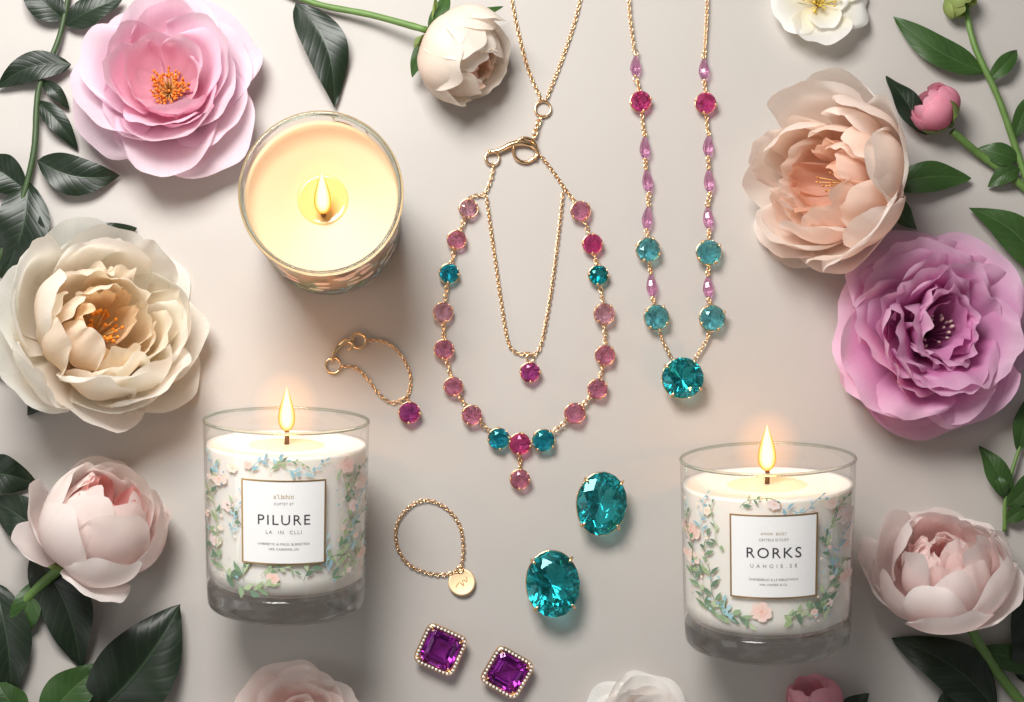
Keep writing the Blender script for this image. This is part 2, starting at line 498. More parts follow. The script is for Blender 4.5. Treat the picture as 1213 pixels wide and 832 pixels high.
def flower(name, label, cat, px, py, h, R, tilt, direc, back, layers, stamens=None, group=None, seed=1, sepals=None):
    random.seed(seed)
    n, ex, ey = frame(tilt, direc)
    cen = W(px, py, h); org = cen - n*back*R
    root = thing(name, label, cat, V((cen.x, cen.y, 0)), group)
    for ly in layers:
        d = dict(n=6, L=1, W=1, a0=60, a1=90, cup=30, ruf=.03, ro=.05, zo=0, ph=None, jit=.32, lj=.09, aj=8, tr=.5, cpow=1.0, ce=None, phs=None, notch=.02, pt=0, tws=.16, lip=.06, wob=7, pleat=.022, hf=.24)
        d.update(ly)
        ph0 = random.random()*6.3 if d['ph'] is None else R_(d['ph'])
        phs = [R_(x) for x in d['phs']] if d['phs'] else [ph0 + 2*math.pi*k/d['n'] for k in range(d['n'])]
        for k, f in enumerate(phs):
            f += random.uniform(-d['jit'], d['jit'])*(.3 if d['phs'] else 1)
            lv = random.uniform(.97, 1.03)
            wb = R_(d['wob'])
            q = Matrix.Rotation(random.uniform(-wb, wb), 3, ex) @ Matrix.Rotation(random.uniform(-wb, wb), 3, ey)
            mb = petal(org, q @ ex, q @ ey, q @ n, f, d['L']*R*(1+random.uniform(-d['lj'], d['lj'])), d['W']*R*(1+random.uniform(-d['lj'], d['lj'])),
                       R_(d['a0']+random.uniform(-d['aj'], d['aj'])), R_(d['a1']+random.uniform(-d['aj'], d['aj'])), R_(d['cup']*random.uniform(.85, 1.2)), d['ruf'],
                       d['ro']*R, d['zo']*R + (k % 3)*.014*R, tuple(min(.965, x*lv) for x in d['cb']), tuple(min(.965, x*lv) for x in d['ct']),
                       d['tr'], d['cpow']*random.uniform(.85, 1.25), ce=d['ce'], notch=d['notch'], pt=d['pt'], tws=d['tws'], lip=d['lip'], pleat=d['pleat'], hf=d['hf'])
            mb.build('petal', petal_m, root)
    if stamens:
        s = dict(n=70, L=.3, spread=35, zo=.05, fc=lin(235, 190, 120), ac=lin(215, 130, 30), ar=2.0, th=.7)
        s.update(stamens)
        mb = MB()
        for k in range(s['n']):
            f = random.random()*6.3; a = R_(s['spread'])*math.sqrt(random.random())
            r = ex*math.cos(f)+ey*math.sin(f)
            b = org + n*s['zo']*R + r*random.uniform(0, .08)*R
            L = s['L']*R*random.uniform(.75, 1.1)
            d0 = (n*math.cos(a)+r*math.sin(a)); tip = b + d0*L + r*L*.08
            tube(mb, [b, b+d0*L*.55, tip], [s['th'], s['th']*.8, s['th']*.6], 5, s['fc'])
            lv = random.uniform(.7, 1.2)
            sph(mb, tip, s['ar']*random.uniform(.8, 1.2), 6, 4, d0, 1.7, tuple(min(1, x*lv) for x in s['ac']))
        mb.build('stamens', anther_m, root)
    if sepals:
        for (phd, L, Wd, a0, a1) in sepals:
            mb = petal(org - n*2.5, ex, ey, n, R_(phd), L*R, Wd*R, R_(a0), R_(a1), R_(40), .02, .03*R, 0, (1, 1, 1), (1, 1, 1), .5, notch=-.1, pt=.6)
            mb.build('sepal', leaf_light, root)
        mb = MB(); sph(mb, org - n*4, max(5, .13*R), 10, 8); mb.build('receptacle', stem_m, root)
    return root, org

def bowl(A, B, C_, D_, flat=True, ruf=.03):
    q = [dict(n=6, L=1.06, W=1.35, a0=80, a1=86, cup=26, ruf=ruf, cb=A, ct=B)] if flat else [dict(n=6, L=1.12, W=1.4, a0=84, a1=66, cup=36, ruf=ruf, cb=A, ct=B)]
    return q + [
     dict(n=6, L=1.08, W=1.3, a0=82, a1=52, cup=40, ruf=ruf, cb=A, ct=B),
     dict(n=6, L=1.08, W=1.15, a0=80, a1=24, cup=48, ruf=ruf, cb=A, ct=B),
     dict(n=6, L=1.0, W=1.0, a0=76, a1=2, cup=54, ruf=ruf*1.2, cb=C_, ct=D_),
     dict(n=6, L=.86, W=.8, a0=70, a1=-14, cup=56, ruf=ruf*1.5, cb=C_, ct=D_),
     dict(n=5, L=.66, W=.6, a0=62, a1=-12, cup=54, ruf=ruf*2, cb=C_, ct=D_)]
def glob(A, B, C_, open_=0, rf=1.0):
    o = open_
    G = dict(tr=.42, lj=.05, aj=5, tws=.05, lip=.035, wob=4, jit=.25, pleat=.008)
    return [
     dict(n=4, L=2.2, W=1.8, a0=98, a1=-22+o, cup=58, ruf=.022*rf, cb=A, ct=B, **G),
     dict(n=5, L=2.42, W=1.8, a0=96, a1=-44+o, cup=60, ruf=.016*rf, cb=A, ct=B, **G),
     dict(n=5, L=2.5, W=1.6, a0=94, a1=-56+o, cup=58, ruf=.018*rf, cb=A, ct=B, **G),
     dict(n=6, L=2.35, W=1.25, a0=90, a1=-58+o, cup=54, ruf=.026*rf, cb=C_, ct=B, zo=.05, **G),
     dict(n=6, L=2.05, W=1.0, a0=80, a1=-54+o, cup=52, ruf=.035*rf, cb=C_, ct=B, zo=.12, **G),
     dict(n=6, L=1.75, W=.8, a0=62, a1=-42+o, cup=50, ruf=.05*rf, cb=C_, ct=C_, zo=.2, **G)]
def cupf(A, B, C_, D_, outer, a=0, rf=1.0):
    PG = dict(wob=5, jit=.28, aj=6, lip=.05, pleat=.012, tws=.10)
    rf *= 1.25
    return [
     dict(n=len(outer), phs=outer, L=1.75, W=1.65, a0=98, a1=30+a, cup=44, ruf=.030*rf, cb=A, ct=B, **PG),
     dict(n=5, L=2.0, W=1.75, a0=96, a1=0+a, cup=52, ruf=.024*rf, cb=A, ct=B, **PG),
     dict(n=6, L=2.2, W=1.5, a0=95, a1=-26+a, cup=54, ruf=.024*rf, cb=A, ct=B, **PG),
     dict(n=7, L=2.15, W=1.2, a0=90, a1=-38+a, cup=54, ruf=.030*rf, cb=C_, ct=B, **PG),
     dict(n=8, L=1.95, W=.94, a0=82, a1=-42+a, cup=52, ruf=.040*rf, cb=C_, ct=D_, **PG),
     dict(n=8, L=1.7, W=.74, a0=68, a1=-36+a, cup=52, ruf=.055*rf, cb=C_, ct=D_, **PG),
     dict(n=6, L=1.4, W=.56, a0=45, a1=-20, cup=50, ruf=.07*rf, cb=C_, ct=C_, ro=.06, **PG)]

# pink open peony
A, B = lin(238, 202, 220), lin(247, 226, 237); C_, D_ = lin(244, 182, 202), lin(250, 216, 229)
flower('peony', 'open pink peony with orange stamens at upper left above the white peony', 'peony', 199, 101, 38, 100, 10, 70, .25,
 bowl(A, B, C_, D_, True, .042)[:5], dict(n=120, L=.24, spread=38, ac=lin(228, 130, 40), ar=1.6), seed=3)
# cream white peony left
A, B = lin(254, 244, 232), lin(254, 250, 243); C_, D_ = lin(254, 226, 192), lin(254, 242, 226)
flower('peony', 'large creamy white peony with peach heart at left edge above the blush bud', 'peony', 120, 388, 66, 82, 32, 24, .8,
 cupf(A, B, C_, D_, [80, 150, 215, 280, 340], 0), dict(n=40, L=.86, spread=9, ac=lin(244, 150, 45), ar=2.2), seed=8)
# peach peony right
A, B = lin(254, 232, 219), lin(254, 242, 234); C_, D_ = lin(254, 214, 192), lin(254, 232, 218)
flower('peony', 'full peach peony opening to the left at upper right above the orchid peony', 'peony', 988, 212, 62, 75, 52, 178, .8,
 cupf(A, B, C_, D_, [30, 85, 330], 0, 1.15), dict(n=16, L=.9, spread=7, ac=lin(214, 150, 90), ar=1.3), seed=5)
# orchid ruffled peony
A, B = lin(216, 128, 190), lin(238, 180, 217); C_, D_ = lin(204, 98, 168), lin(232, 160, 207); E_ = lin(246, 214, 234)
RG = dict(wob=9, jit=.38, aj=10, tws=.24, lip=.09, pleat=.038, hf=.34)
flower('peony', 'ruffled orchid purple peony at right edge below the peach peony', 'peony', 1104, 394, 40, 110, 8, 30, .25, [
 dict(n=6, L=1.08, W=1.45, a0=76, a1=90, cup=18, ruf=.075, cb=A, ct=B, ce=E_, **RG),
 dict(n=7, L=1.03, W=1.3, a0=72, a1=72, cup=26, ruf=.09, cb=A, ct=B, ce=E_, **RG),
 dict(n=8, L=.98, W=1.1, a0=68, a1=46, cup=34, ruf=.10, cb=A, ct=B, ce=E_, **RG),
 dict(n=8, L=.9, W=.95, a0=60, a1=24, cup=42, ruf=.115, cb=C_, ct=D_, ce=E_, **RG),
 dict(n=8, L=.75, W=.75, a0=50, a1=4, cup=48, ruf=.13, cb=C_, ct=D_, ce=E_, **RG),
 dict(n=6, L=.56, W=.55, a0=40, a1=0, cup=46, ruf=.14, cb=C_, ct=D_, ro=.08, **RG)],
 dict(n=30, L=.32, spread=28, fc=lin(150, 80, 120), ac=lin(238, 214, 200), ar=1.8), seed=6)
# pale pink globe lower right
A, B = lin(254, 230, 226), lin(254, 243, 240); C_, D_ = lin(253, 210, 208), lin(254, 232, 228)
r, o7 = flower('peony', 'pale pink globe shaped peony at lower right edge above dark leaves', 'peony', 1120, 668, 62, 64, 50, 108, .98,
 cupf(A, B, C_, D_, [10, 160, 245, 300], -14, 1.3), seed=14, sepals=[(60, .9, .42, 100, 60), (180, .9, .45, 105, 75), (300, .8, .4, 100, 70)])
stem(r, [(1146, 736, 40), (1163, 768, 25), (1188, 805, 12), (1225, 850, 10)], 6, 6)
# blush bud lower left
A, B = lin(254, 230, 225), lin(254, 243, 239); C_ = lin(250, 190, 186)
r, o9 = flower('peony', 'half open blush peony bud with pink heart at left edge below the white peony', 'peony', 118, 616, 56, 60, 58, 62, .98,
 glob(A, B, C_, 2, 1.4) + [dict(phs=[75, 205, 330], n=3, L=1.6, W=1.35, a0=105, a1=40, cup=42, ruf=.035, cb=A, ct=B)],
 seed=22, sepals=[(20, .9, .42, 100, 60), (140, .9, .45, 105, 75), (260, .8, .4, 100, 70)])
stem(r, [(84, 664, 34), (54, 688, 20), (20, 722, 10), (-12, 760, 8)], 6, 6)
# cream rose bud top
A, B = lin(254, 231, 216), lin(254, 243, 233); C_ = lin(254, 220, 202)
r, o2 = flower('rose_bud', 'cream rose bud on a green stem at the top between candle and necklaces', 'rose', 550, 67, 46, 47, 66, -38, .98,
 glob(A, B, C_, -6, 1.0), seed=31, sepals=[(20, 1.1, .36, 100, 40), (100, .9, .36, 110, 90), (180, 1.2, .36, 105, 60), (300, 1.0, .36, 110, 95)])
stem(r, [(330, -12, 8), (380, 6, 12), (440, 18, 20), (506, 36, 36)], 3.2, 4.2)
mk_leaf(r, (350, 4, 10), (396, 128, 6), 50, leaf_dark, arch=10, side=-.12)
mk_leaf(r, (508, 36, 44), (532, -8, 30), 18, leaf_mid, arch=4)
mk_leaf(r, (515, 30, 46), (596, 8, 36), 14, leaf_mid, arch=6)
mk_leaf(r, (505, 44, 36), (488, 92, 24), 16, leaf_mid, arch=4)
# small pink bud
A, B = lin(228, 132, 158), lin(245, 178, 198); C_ = lin(226, 140, 165)
r, o5 = flower('flower_bud', 'small closed deep pink bud on a slanting stem beside the peach peony', 'flower bud', 1107, 130, 28, 24, 75, 145, .95,
 glob(A, B, C_)[1:4], seed=41, sepals=[(0, 1.9, .9, 95, 0), (90, 1.7, .9, 95, 5), (180, 1.8, .9, 95, 0), (270, 1.7, .9, 95, 0)])
stem(r, [(1128, 156, 24), (1160, 183, 12), (1190, 204, 9), (1230, 236, 8)], 4.5, 5)
mk_leaf(r, (1098, 160, 18), (1050, 90, 6), 30, leaf_dark)
# white blossom top
A, B = lin(250, 242, 214), lin(252, 250, 246)
flower('blossom', 'white blossom with yellow stamens cut off by the top edge', 'blossom', 970, 2, 16, 54, 10, 90, .15, [
 dict(n=5, L=1.05, W=1.25, a0=72, a1=84, cup=20, ruf=.03, cb=A, ct=B, pleat=.015, notch=.06), dict(n=3, L=.7, W=.8, a0=58, a1=70, cup=26, ruf=.03, cb=A, ct=B, pleat=.01)],
 dict(n=36, L=.4, spread=55, fc=lin(240, 215, 120), ac=lin(240, 200, 70), ar=1.3), seed=51)
# bottom flowers
A, B = lin(253, 224, 218), lin(254, 239, 234); C_ = lin(251, 210, 206)
flower('peony', 'pale pink peony cut off by the bottom edge under the left candle', 'peony', 350, 864, 40, 72, 20, 90, .3, bowl(A, B, C_, B, False, .042), seed=61)
A, B = lin(253, 241, 236), lin(253, 248, 245)
flower('peony', 'off white peony cut off by the bottom edge between studs and right candle', 'peony', 760, 868, 36, 62, 20, 90, .3, bowl(A, B, A, B, False, .042), seed=62)
A, B = lin(230, 146, 168), lin(246, 190, 202)
r, o12 = flower('flower_bud', 'rosy pink bud at the bottom edge right of the right candle', 'flower bud', 964, 832, 26, 28, 75, 120, .9, glob(A, B, A)[1:4], seed=71,
 sepals=[(0, 1.5, .7, 95, 10), (120, 1.5, .7, 95, 10), (240, 1.5, .7, 95, 10)])
mk_leaf(r, (985, 850, 16), (1030, 822, 8), 26, leaf_dark)
mk_leaf(r, (985, 850, 16), (985, 806, 14), 22, leaf_dark)

# ------------------------------------------------------------------ foliage
random.seed(99)
branch('dark leafy branch curving down the upper left corner beside the pink peony', [(84, -20, 8), (70, 45, 12), (46, 105, 14), (40, 180, 14), (22, 250, 12), (-6, 318, 8)], 3.2, 4.2, [
 ((84, 76, 12), (-4, 104, 8), 34), ((44, 190, 14), (142, 208, 8), 46, dict(side=.12)), ((78, 30, 10), (146, -2, 14), 34), ((76, 24, 10), (26, -22, 12), 40),
 ((34, 215, 12), (2, 330, 6), 62), ((50, 96, 12), (82, 130, 5), 16), ((44, 120, 12), (92, 178, 5), 24), ((30, 225, 12), (-30, 190, 6), 44), ((24, 240, 10), (60, 330, 5), 50)])
loose_leaf((62, 286, 14), (162, 270, 6), 44, 'dark pointed leaf just above the creamy white peony', arch=12, side=.1)
loose_leaf((72, 456, 18), (32, 492, 3), 22, 'small dark leaf tip under the creamy white peony')
loose_leaf((30, 400, 14), (-20, 440, 3), 40, 'dark leaf at left frame edge beside the creamy white peony')
loose_leaf((-30, 560, 6), (44, 574, 6), 46, 'dark leaf at left edge between white peony and blush bud')
loose_leaf((60, 640, 8), (-14, 590, 5), 50, 'dark leaf half hidden behind the blush bud')
loose_leaf((40, 655, 8), (96, 796, 5), 62, 'drooping dark leaf below the blush bud pointing down right', arch=12, side=-.1)
loose_leaf((-6, 690, 5), (14, 830, 5), 60, 'dark leaf along the left edge below the stem of the blush bud', arch=12)
loose_leaf((108, 850, 5), (214, 716, 12), 92, 'broad dark upright leaf at lower left beside the left candle', arch=16, fold=.4, side=.06)
loose_leaf((52, 860, 4), (124, 786, 8), 54, 'green leaf at lower left corner left of the broad upright leaf', leaf_mid, arch=10)
loose_leaf((30, 850, 4), (-4, 806, 8), 40, 'small green leaf in the bottom left corner', leaf_mid, arch=8)
loose_leaf((40, 690, 12), (12, 760, 6), 34, 'lighter green leaf beside the stem of the blush bud', leaf_mid, arch=8)
branch('green leafy sprig with a closed bud in the upper right corner', [(1140, -14, 8), (1153, 50, 14), (1182, 115, 14), (1203, 175, 10), (1225, 240, 8)], 3.5, 4, [
 ((1166, 86, 12), (1058, 20, 8), 34, dict(side=-.08)), ((1172, 95, 12), (1205, 60, 8), 20, dict(mat=leaf_mid)), ((1205, 190, 10), (1158, 176, 6), 26),
 ((1208, 200, 10), (1170, 222, 5), 22), ((1200, 165, 10), (1225, 110, 6), 20)], smat=stem_m, lmat=leaf_mid)
random.seed(5)
flower('flower_bud', 'tight green bud touching the top edge at upper right', 'flower bud', 1136, 4, 18, 16, 70, -60, .95, glob(lin(140, 165, 90), lin(180, 195, 120), lin(160, 180, 100))[1:3], seed=81)
loose_leaf((1052, 220, 10), (1150, 212, 8), 36, 'green leaf pointing right from under the peach peony', leaf_mid, side=-.05)
loose_leaf((1040, 225, 12), (1086, 272, 3), 26, 'small bright leaf under the lower right of the peach peony', leaf_mid)
loose_leaf((1240, 335, 8), (1148, 246, 10), 44, 'long green leaf at right edge above the orchid peony', leaf_mid, side=.1)
branch('slender green sprig at right edge between orchid and pale pink peonies', [(1232, 470, 6), (1208, 530, 10), (1192, 585, 10), (1190, 630, 6)], 2, 2.6, [
 ((1195, 592, 10), (1160, 528, 6), 28), ((1206, 535, 10), (1218, 470, 6), 26), ((1192, 600, 10), (1222, 556, 6), 26),
 ((1190, 618, 8), (1220, 600, 6), 20), ((1192, 590, 10), (1178, 560, 12), 14)], smat=stem_m, lmat=leaf_mid)
loose_leaf((1180, 842, 8), (1056, 756, 6), 62, 'dark pointed leaf below the pale pink globe peony', arch=14, side=.08)
loose_leaf((1216, 810, 8), (1204, 690, 8), 60, 'dark leaf upright at the right edge beside the pale pink globe peony', arch=12)
loose_leaf((1240, 790, 6), (1150, 770, 14), 34, 'green leaf crossing the stem of the pale pink globe peony', leaf_mid)
loose_leaf((1110, 850, 4), (1160, 800, 6), 40, 'dark leaf at the bottom right corner', arch=8)

# ------------------------------------------------------------------ candles
def text2d(s, size, track=1.0, off=0.0):
    cu = bpy.data.curves.new('t', 'FONT'); cu.body = s; cu.size = size; cu.align_x = 'CENTER'; cu.align_y = 'CENTER'
    cu.space_character = track; cu.offset = off; cu.resolution_u = 3
    o = bpy.data.objects.new('t', cu); COL.objects.link(o)
    dg = bpy.context.evaluated_depsgraph_get()
    me = bpy.data.meshes.new_from_object(o.evaluated_get(dg))
    vs = [(v.co.x, v.co.y) for v in me.vertices]; fs = [tuple(p.vertices) for p in me.polygons]
    bpy.data.objects.remove(o); bpy.data.meshes.remove(me); bpy.data.curves.remove(cu)
    return vs, fs

WX = (.86, .83, .76)
GREENS = [mixc(c, WX, .10) for c in (lin(104, 142, 98), lin(136, 166, 122), lin(88, 128, 98), lin(152, 176, 120), lin(72, 112, 80), lin(174, 192, 148))]
BLUES = [mixc(c, WX, .15) for c in (lin(130, 186, 198), lin(164, 206, 214), lin(122, 172, 192))]
PINKS = [lin(249, 222, 208), lin(248, 210, 197), lin(248, 224, 219), lin(249, 233, 212)]

class Print:
    def __init__(s, fn): s.mb = MB(); s.fn = fn; s.k = 0
    def poly(s, pts, col):
        s.k += 1; off = .06 + s.k * .00022
        s.mb.add([s.fn(x, y, off) for x, y in pts], [tuple(range(len(pts)))], None, col)
    def leaf(s, x, y, a, L, w, col):
        ca, sa = math.cos(a), math.sin(a); P = []
        bd = random.uniform(-.12, .12)*L
        for t, k in ((0, 0), (.2, .6), (.45, 1), (.75, .65), (1, 0), (.75, -.65), (.45, -1), (.2, -.6)):
            q = k*w/2 + bd*math.sin(math.pi*t)
            P.append((x + ca*t*L - sa*q, y + sa*t*L + ca*q))
        s.poly(P, col)
    def stroke(s, pts, w, col):
        for (a, b) in zip(pts[:-1], pts[1:]):
            dx, dy = b[0]-a[0], b[1]-a[1]; L = math.hypot(dx, dy) or 1; nx, ny = -dy/L*w/2, dx/L*w/2
            s.poly([(a[0]+nx, a[1]+ny), (b[0]+nx, b[1]+ny), (b[0]-nx, b[1]-ny), (a[0]-nx, a[1]-ny)], col)
    def disc(s, x, y, r, c, n=8):
        s.poly([(x+r*math.cos(2*math.pi*b/n)*random.uniform(.85, 1.12), y+r*math.sin(2*math.pi*b/n)*random.uniform(.85, 1.12)) for b in range(n)], c)
    def blossom(s, x, y, r, col):
        if r < 3: return s.disc(x, y, r, col, 6)
        r *= .92
        ph = random.random()*6
        hues = [mixc(col, WX, .25), tuple(c*k for c, k in zip(col, (1, .95, .94))), tuple(c*k for c, k in zip(col, (1, .86, .82)))]
        for rk, (rr, n, q) in enumerate(((.58, 6, .46), (.36, 5, .32), (.16, 3, .2))):
            for k in range(n):
                a = ph + rk + 2*math.pi*k/n + random.uniform(-.2, .2); lv = random.uniform(.95, 1.03)
                s.disc(x+math.cos(a)*r*rr, y+math.sin(a)*r*rr*.9, r*q*random.uniform(.85, 1.1), tuple(min(.93, c*lv) for c in hues[rk]), 9)
        s.disc(x, y, r*.12, lin(226, 170, 120), 6)
    def sprig(s, p0, p1, bend, n, ll, lw, cols, stroke=.8):
        pts = []
        dx, dy = p1[0]-p0[0], p1[1]-p0[1]
        for k in range(13):
            t = k/12; b = bend*math.sin(math.pi*t) + .04*math.sin(t*9)
            pts.append((p0[0]+dx*t-dy*b, p0[1]+dy*t+dx*b))
        c0 = random.choice(cols); s.stroke(pts, stroke, c0)
        for k in range(n):
            t = (k+random.uniform(.2, 1))/n; i = min(11, int(t*12)); x, y = pts[i]; a = math.atan2(pts[i+1][1]-pts[i][1], pts[i+1][0]-pts[i][0])
            sd = 1 if k % 2 else -1
            s.leaf(x, y, a+sd*random.uniform(.35, 1.1), ll*random.uniform(.6, 1.3)*(1.1-.5*t), lw*random.uniform(.7, 1.2)*(1.1-.4*t), random.choice(cols))
        s.leaf(pts[-1][0], pts[-1][1], math.atan2(pts[-1][1]-pts[-2][1], pts[-1][0]-pts[-2][0]), ll*.7, lw*.6, random.choice(cols))

CAM = V((CX-606.5, 416-CY, D))
def flame_parts(root, base, ax, gap, L, wd, wickL, glow, flame_dir=None, gr=40):
    e = ax.orthogonal().normalized()
    mb = MB(); tube(mb, catmull([base - ax*2, base+ax*wickL*.5+e*.8, base+ax*wickL], 4), [2.7]*4+[2.5]*4+[2.1], 8)
    mb.build('wick', wick_m, root)
    fd = flame_dir or ax
    f0 = base + ax*gap
    fe = fd.orthogonal().normalized(); ff = fd.cross(fe)
    prof = []
    for k in range(33):
        t = k/32
        prof.append((max(.02, wd/2*(math.sin(math.pi*min(1, t**.62))**.9 if 0 < t < 1 else 0)*(1 - .25*t)*1.12), t*L))
    mb = MB(); lathe(mb, f0, fe, ff, fd, prof, 32)
    fl = mb.build('flame', flame_m, root)
    mb = MB(); sph(mb, f0+fd*L*.5, gr, 32, 20, fd, 1.15); mb.build('flame_halo_shell', halo_shell_m, fl)
    ld = bpy.data.lights.new('candle_light', 'POINT'); ld.color = (1, .41, .09); ld.energy = glow; ld.shadow_soft_size = .004
    lo = bpy.data.objects.new('candle_light', ld); COL.objects.link(lo)
    lo.location = (f0 + fd*L*.55)*S - wloc(root); lo.parent = root

def candle_lying(label, pb, pt, hb, ht, Rb, Rt, waxdrop, lab, texts, prints, flame, seed):
    random.seed(seed)
    b = W(pb[0], pb[1], hb); t = W(pt[0], pt[1], ht)
    a = (t-b).normalized(); H = (t-b).length
    mid = (b+t)/2
    f = (CAM-mid); f = (f - a*f.dot(a)).normalized(); e = a.cross(f).normalized()
    if e.x < 0: e = -e
    root = thing('scented_candle', label, 'candle', V((mid.x, mid.y, 0)), 'candles in glass tumblers')
    th = 2.2; zb = H*.145
    rad = lambda z: Rb + (Rt-Rb)*z/H
    mb = MB(); lathe(mb, b, e, f, a, [(rad(z), z) for z in (zb-3, zb+10, H*.4, H*.6, H*.8, H-2)], 96); mb.build('glass_wall', glass_m, root)
    mb = MB(); link(mb, b+a*(H-1), e, f, rad(H)-.9, rad(H)-.9, 1.8, 96, 8); mb.build('glass_rim', glass_rim, root)
    mb = MB(); lathe(mb, b, e, f, a, [(2, 4), (rad(0)-22, 3), (rad(0)-9, 0), (rad(0)-4, .8), (rad(0)-1.4, 4), (rad(0)-.5, 10), (rad(zb)-.6, zb-6), (rad(zb)-3.4, zb-1.5), (rad(zb)-12, zb-.6), (2, zb)], 96, (True, True))
    mb.build('glass_base', glass_thick, root, recalc=True)
    zw = H - waxdrop
    mb = MB(); lathe(mb, b, e, f, a, [(2, zb+1), (rad(zb)-12, zb+1.4), (rad(zb)-th-1, zb+7)] + [(rad(z)-th-.7, z) for z in (zb+20, H*.4, H*.6, zw-4)] + [(rad(zw)-th-1, zw), (rad(zw)-th-5, zw-1.6), (rad(zw)*.5, zw-2.2), (2, zw-2.4)], 96, (True, True))
    mb.build('wax', wax_m, root)
    mb = MB(); lathe(mb, b, e, f, a, [(2, zw-1.5), (rad(zw)*.4, zw-1.55), (rad(zw)*.5, zw-2.6)], 64, (True, False)); mb.build('melted_wax_pool', pool_pale, root)
    yf0 = proj(b + f*Rb)[1]; yf1 = proj(b + a*H + f*Rt)[1]
    zof = lambda y: (yf0 - y)/(yf0-yf1)*H
    xsc = (pt[2])
    def surf(dx, y, off):
        z = zof(y); r = rad(z); th_ = math.asin(max(-.999, min(.999, dx/xsc))) if abs(dx) < xsc else (math.pi/2 + (abs(dx)-xsc)/xsc)*(1 if dx > 0 else -1)
        return b + a*z + (e*math.sin(th_) + f*math.cos(th_))*(r+off)
    P = Print(lambda x, y, o: surf(x, -y, o))
    prints(P)
    P.mb.build('floral_print', print_m, root, smooth=False)
    x0, x1, y0, y1 = lab
    def grid(xa, xb, ya, yb, off, nx=20, ny=4):
        vs = []; fs = []
        for j in range(ny+1):
            for i in range(nx+1): vs.append(surf(xa+(xb-xa)*i/nx, ya+(yb-ya)*j/ny, off))
        for j in range(ny):
            for i in range(nx): fs.append((j*(nx+1)+i, (j+1)*(nx+1)+i, (j+1)*(nx+1)+i+1, j*(nx+1)+i+1))
        return vs, fs
    mb = MB(); mb.add(*grid(x0, x1, y0, y1, 1.05)); lb = mb.build('label', paper, root)
    bw = 1.9; mb = MB()
    for q in ((x0-bw, x1+bw, y0-bw, y0), (x0-bw, x1+bw, y1, y1+bw), (x0-bw, x0, y0, y1), (x1, x1+bw, y0, y1)): mb.add(*grid(*q, 1.2))
    mb.build('label_border', gold_flat, lb)
    xm = (x0+x1)/2
    for (s, size, tr, y, mt, off) in texts:
        vs, fs = text2d(s, size, tr, off)
        mb = MB(); mb.add([surf(xm+x, y-yy, 1.4) for x, yy in vs], fs)
        mb.build('lettering', mt, lb)
    flame_parts(root, b + a*(zw-1.5), a, *flame)
    return root

def scatter(P, y0, y1, n, n2):
    for k in range(n):
        sd = random.choice((-1, 1)); x = sd*random.uniform(54, 95); y = -random.uniform(y0, y1)
        P.blossom(x, y, random.uniform(3.2, 5.5), random.choice(PINKS))
    for k in range(n2):
        P.blossom(random.choice((-1, 1))*random.uniform(52, 96), -random.uniform(y0, y1), random.uniform(.9, 2.0), random.choice(PINKS+BLUES))

def prints1(P):
    for (x, y, r, ci) in [(-78, -574, 11, 0), (-62, -558, 7, 3), (-68, -604, 8, 2), (70, -556, 11, 1), (88, -580, 10, 0), (78, -606, 9, 2), (-16, -684, 9, 1), (-84, -650, 8, 2), (-44, -552, 6, 1), (90, -668, 7, 1)]:
        P.blossom(x, y, r, PINKS[ci])
    for (x0, y0, x1, y1, b, n, l, w, c) in [
      (-66, -690, -80, -560, .1, 14, 15, 5.5, GREENS), (-50, -690, -62, -600, -.12, 10, 15, 5.5, GREENS), (-70, -686, -20, -694, -.2, 8, 20, 9, GREENS), (-84, -680, -94, -600, .1, 9, 13, 5, GREENS),
      (62, -560, 70, -660, .1, 11, 13, 4, GREENS), (60, -676, 88, -620, .15, 9, 16, 5.5, GREENS), (50, -690, 90, -650, -.15, 9, 15, 5.5, GREENS), (78, -660, 94, -590, .1, 8, 11, 4, BLUES),
      (20, -688, 70, -664, .2, 8, 14, 5.5, GREENS), (-40, -558, 0, -545, .2, 7, 11, 4.5, BLUES), (0, -556, 44, -548, -.2, 8, 10, 4, BLUES), (70, -600, 92, -560, .1, 6, 11, 4, GREENS), (-20, -560, 22, -552, .25, 7, 9, 3.5, GREENS),
      (-74, -570, -92, -548, .1, 5, 9, 3.5, BLUES), (52, -680, 48, -640, .1, 6, 11, 4.5, BLUES), (-30, -682, 10, -676, .2, 7, 13, 5.5, GREENS), (-62, -640, -54, -600, .1, 5, 9, 3.5, BLUES),
      (-130, -690, -118, -560, .1, 10, 15, 6, GREENS), (130, -690, 118, -560, .1, 10, 15, 6, GREENS)]:
        P.sprig((x0, y0), (x1, y1), b, n, l, w, c)
    scatter(P, 546, 692, 6, 44)

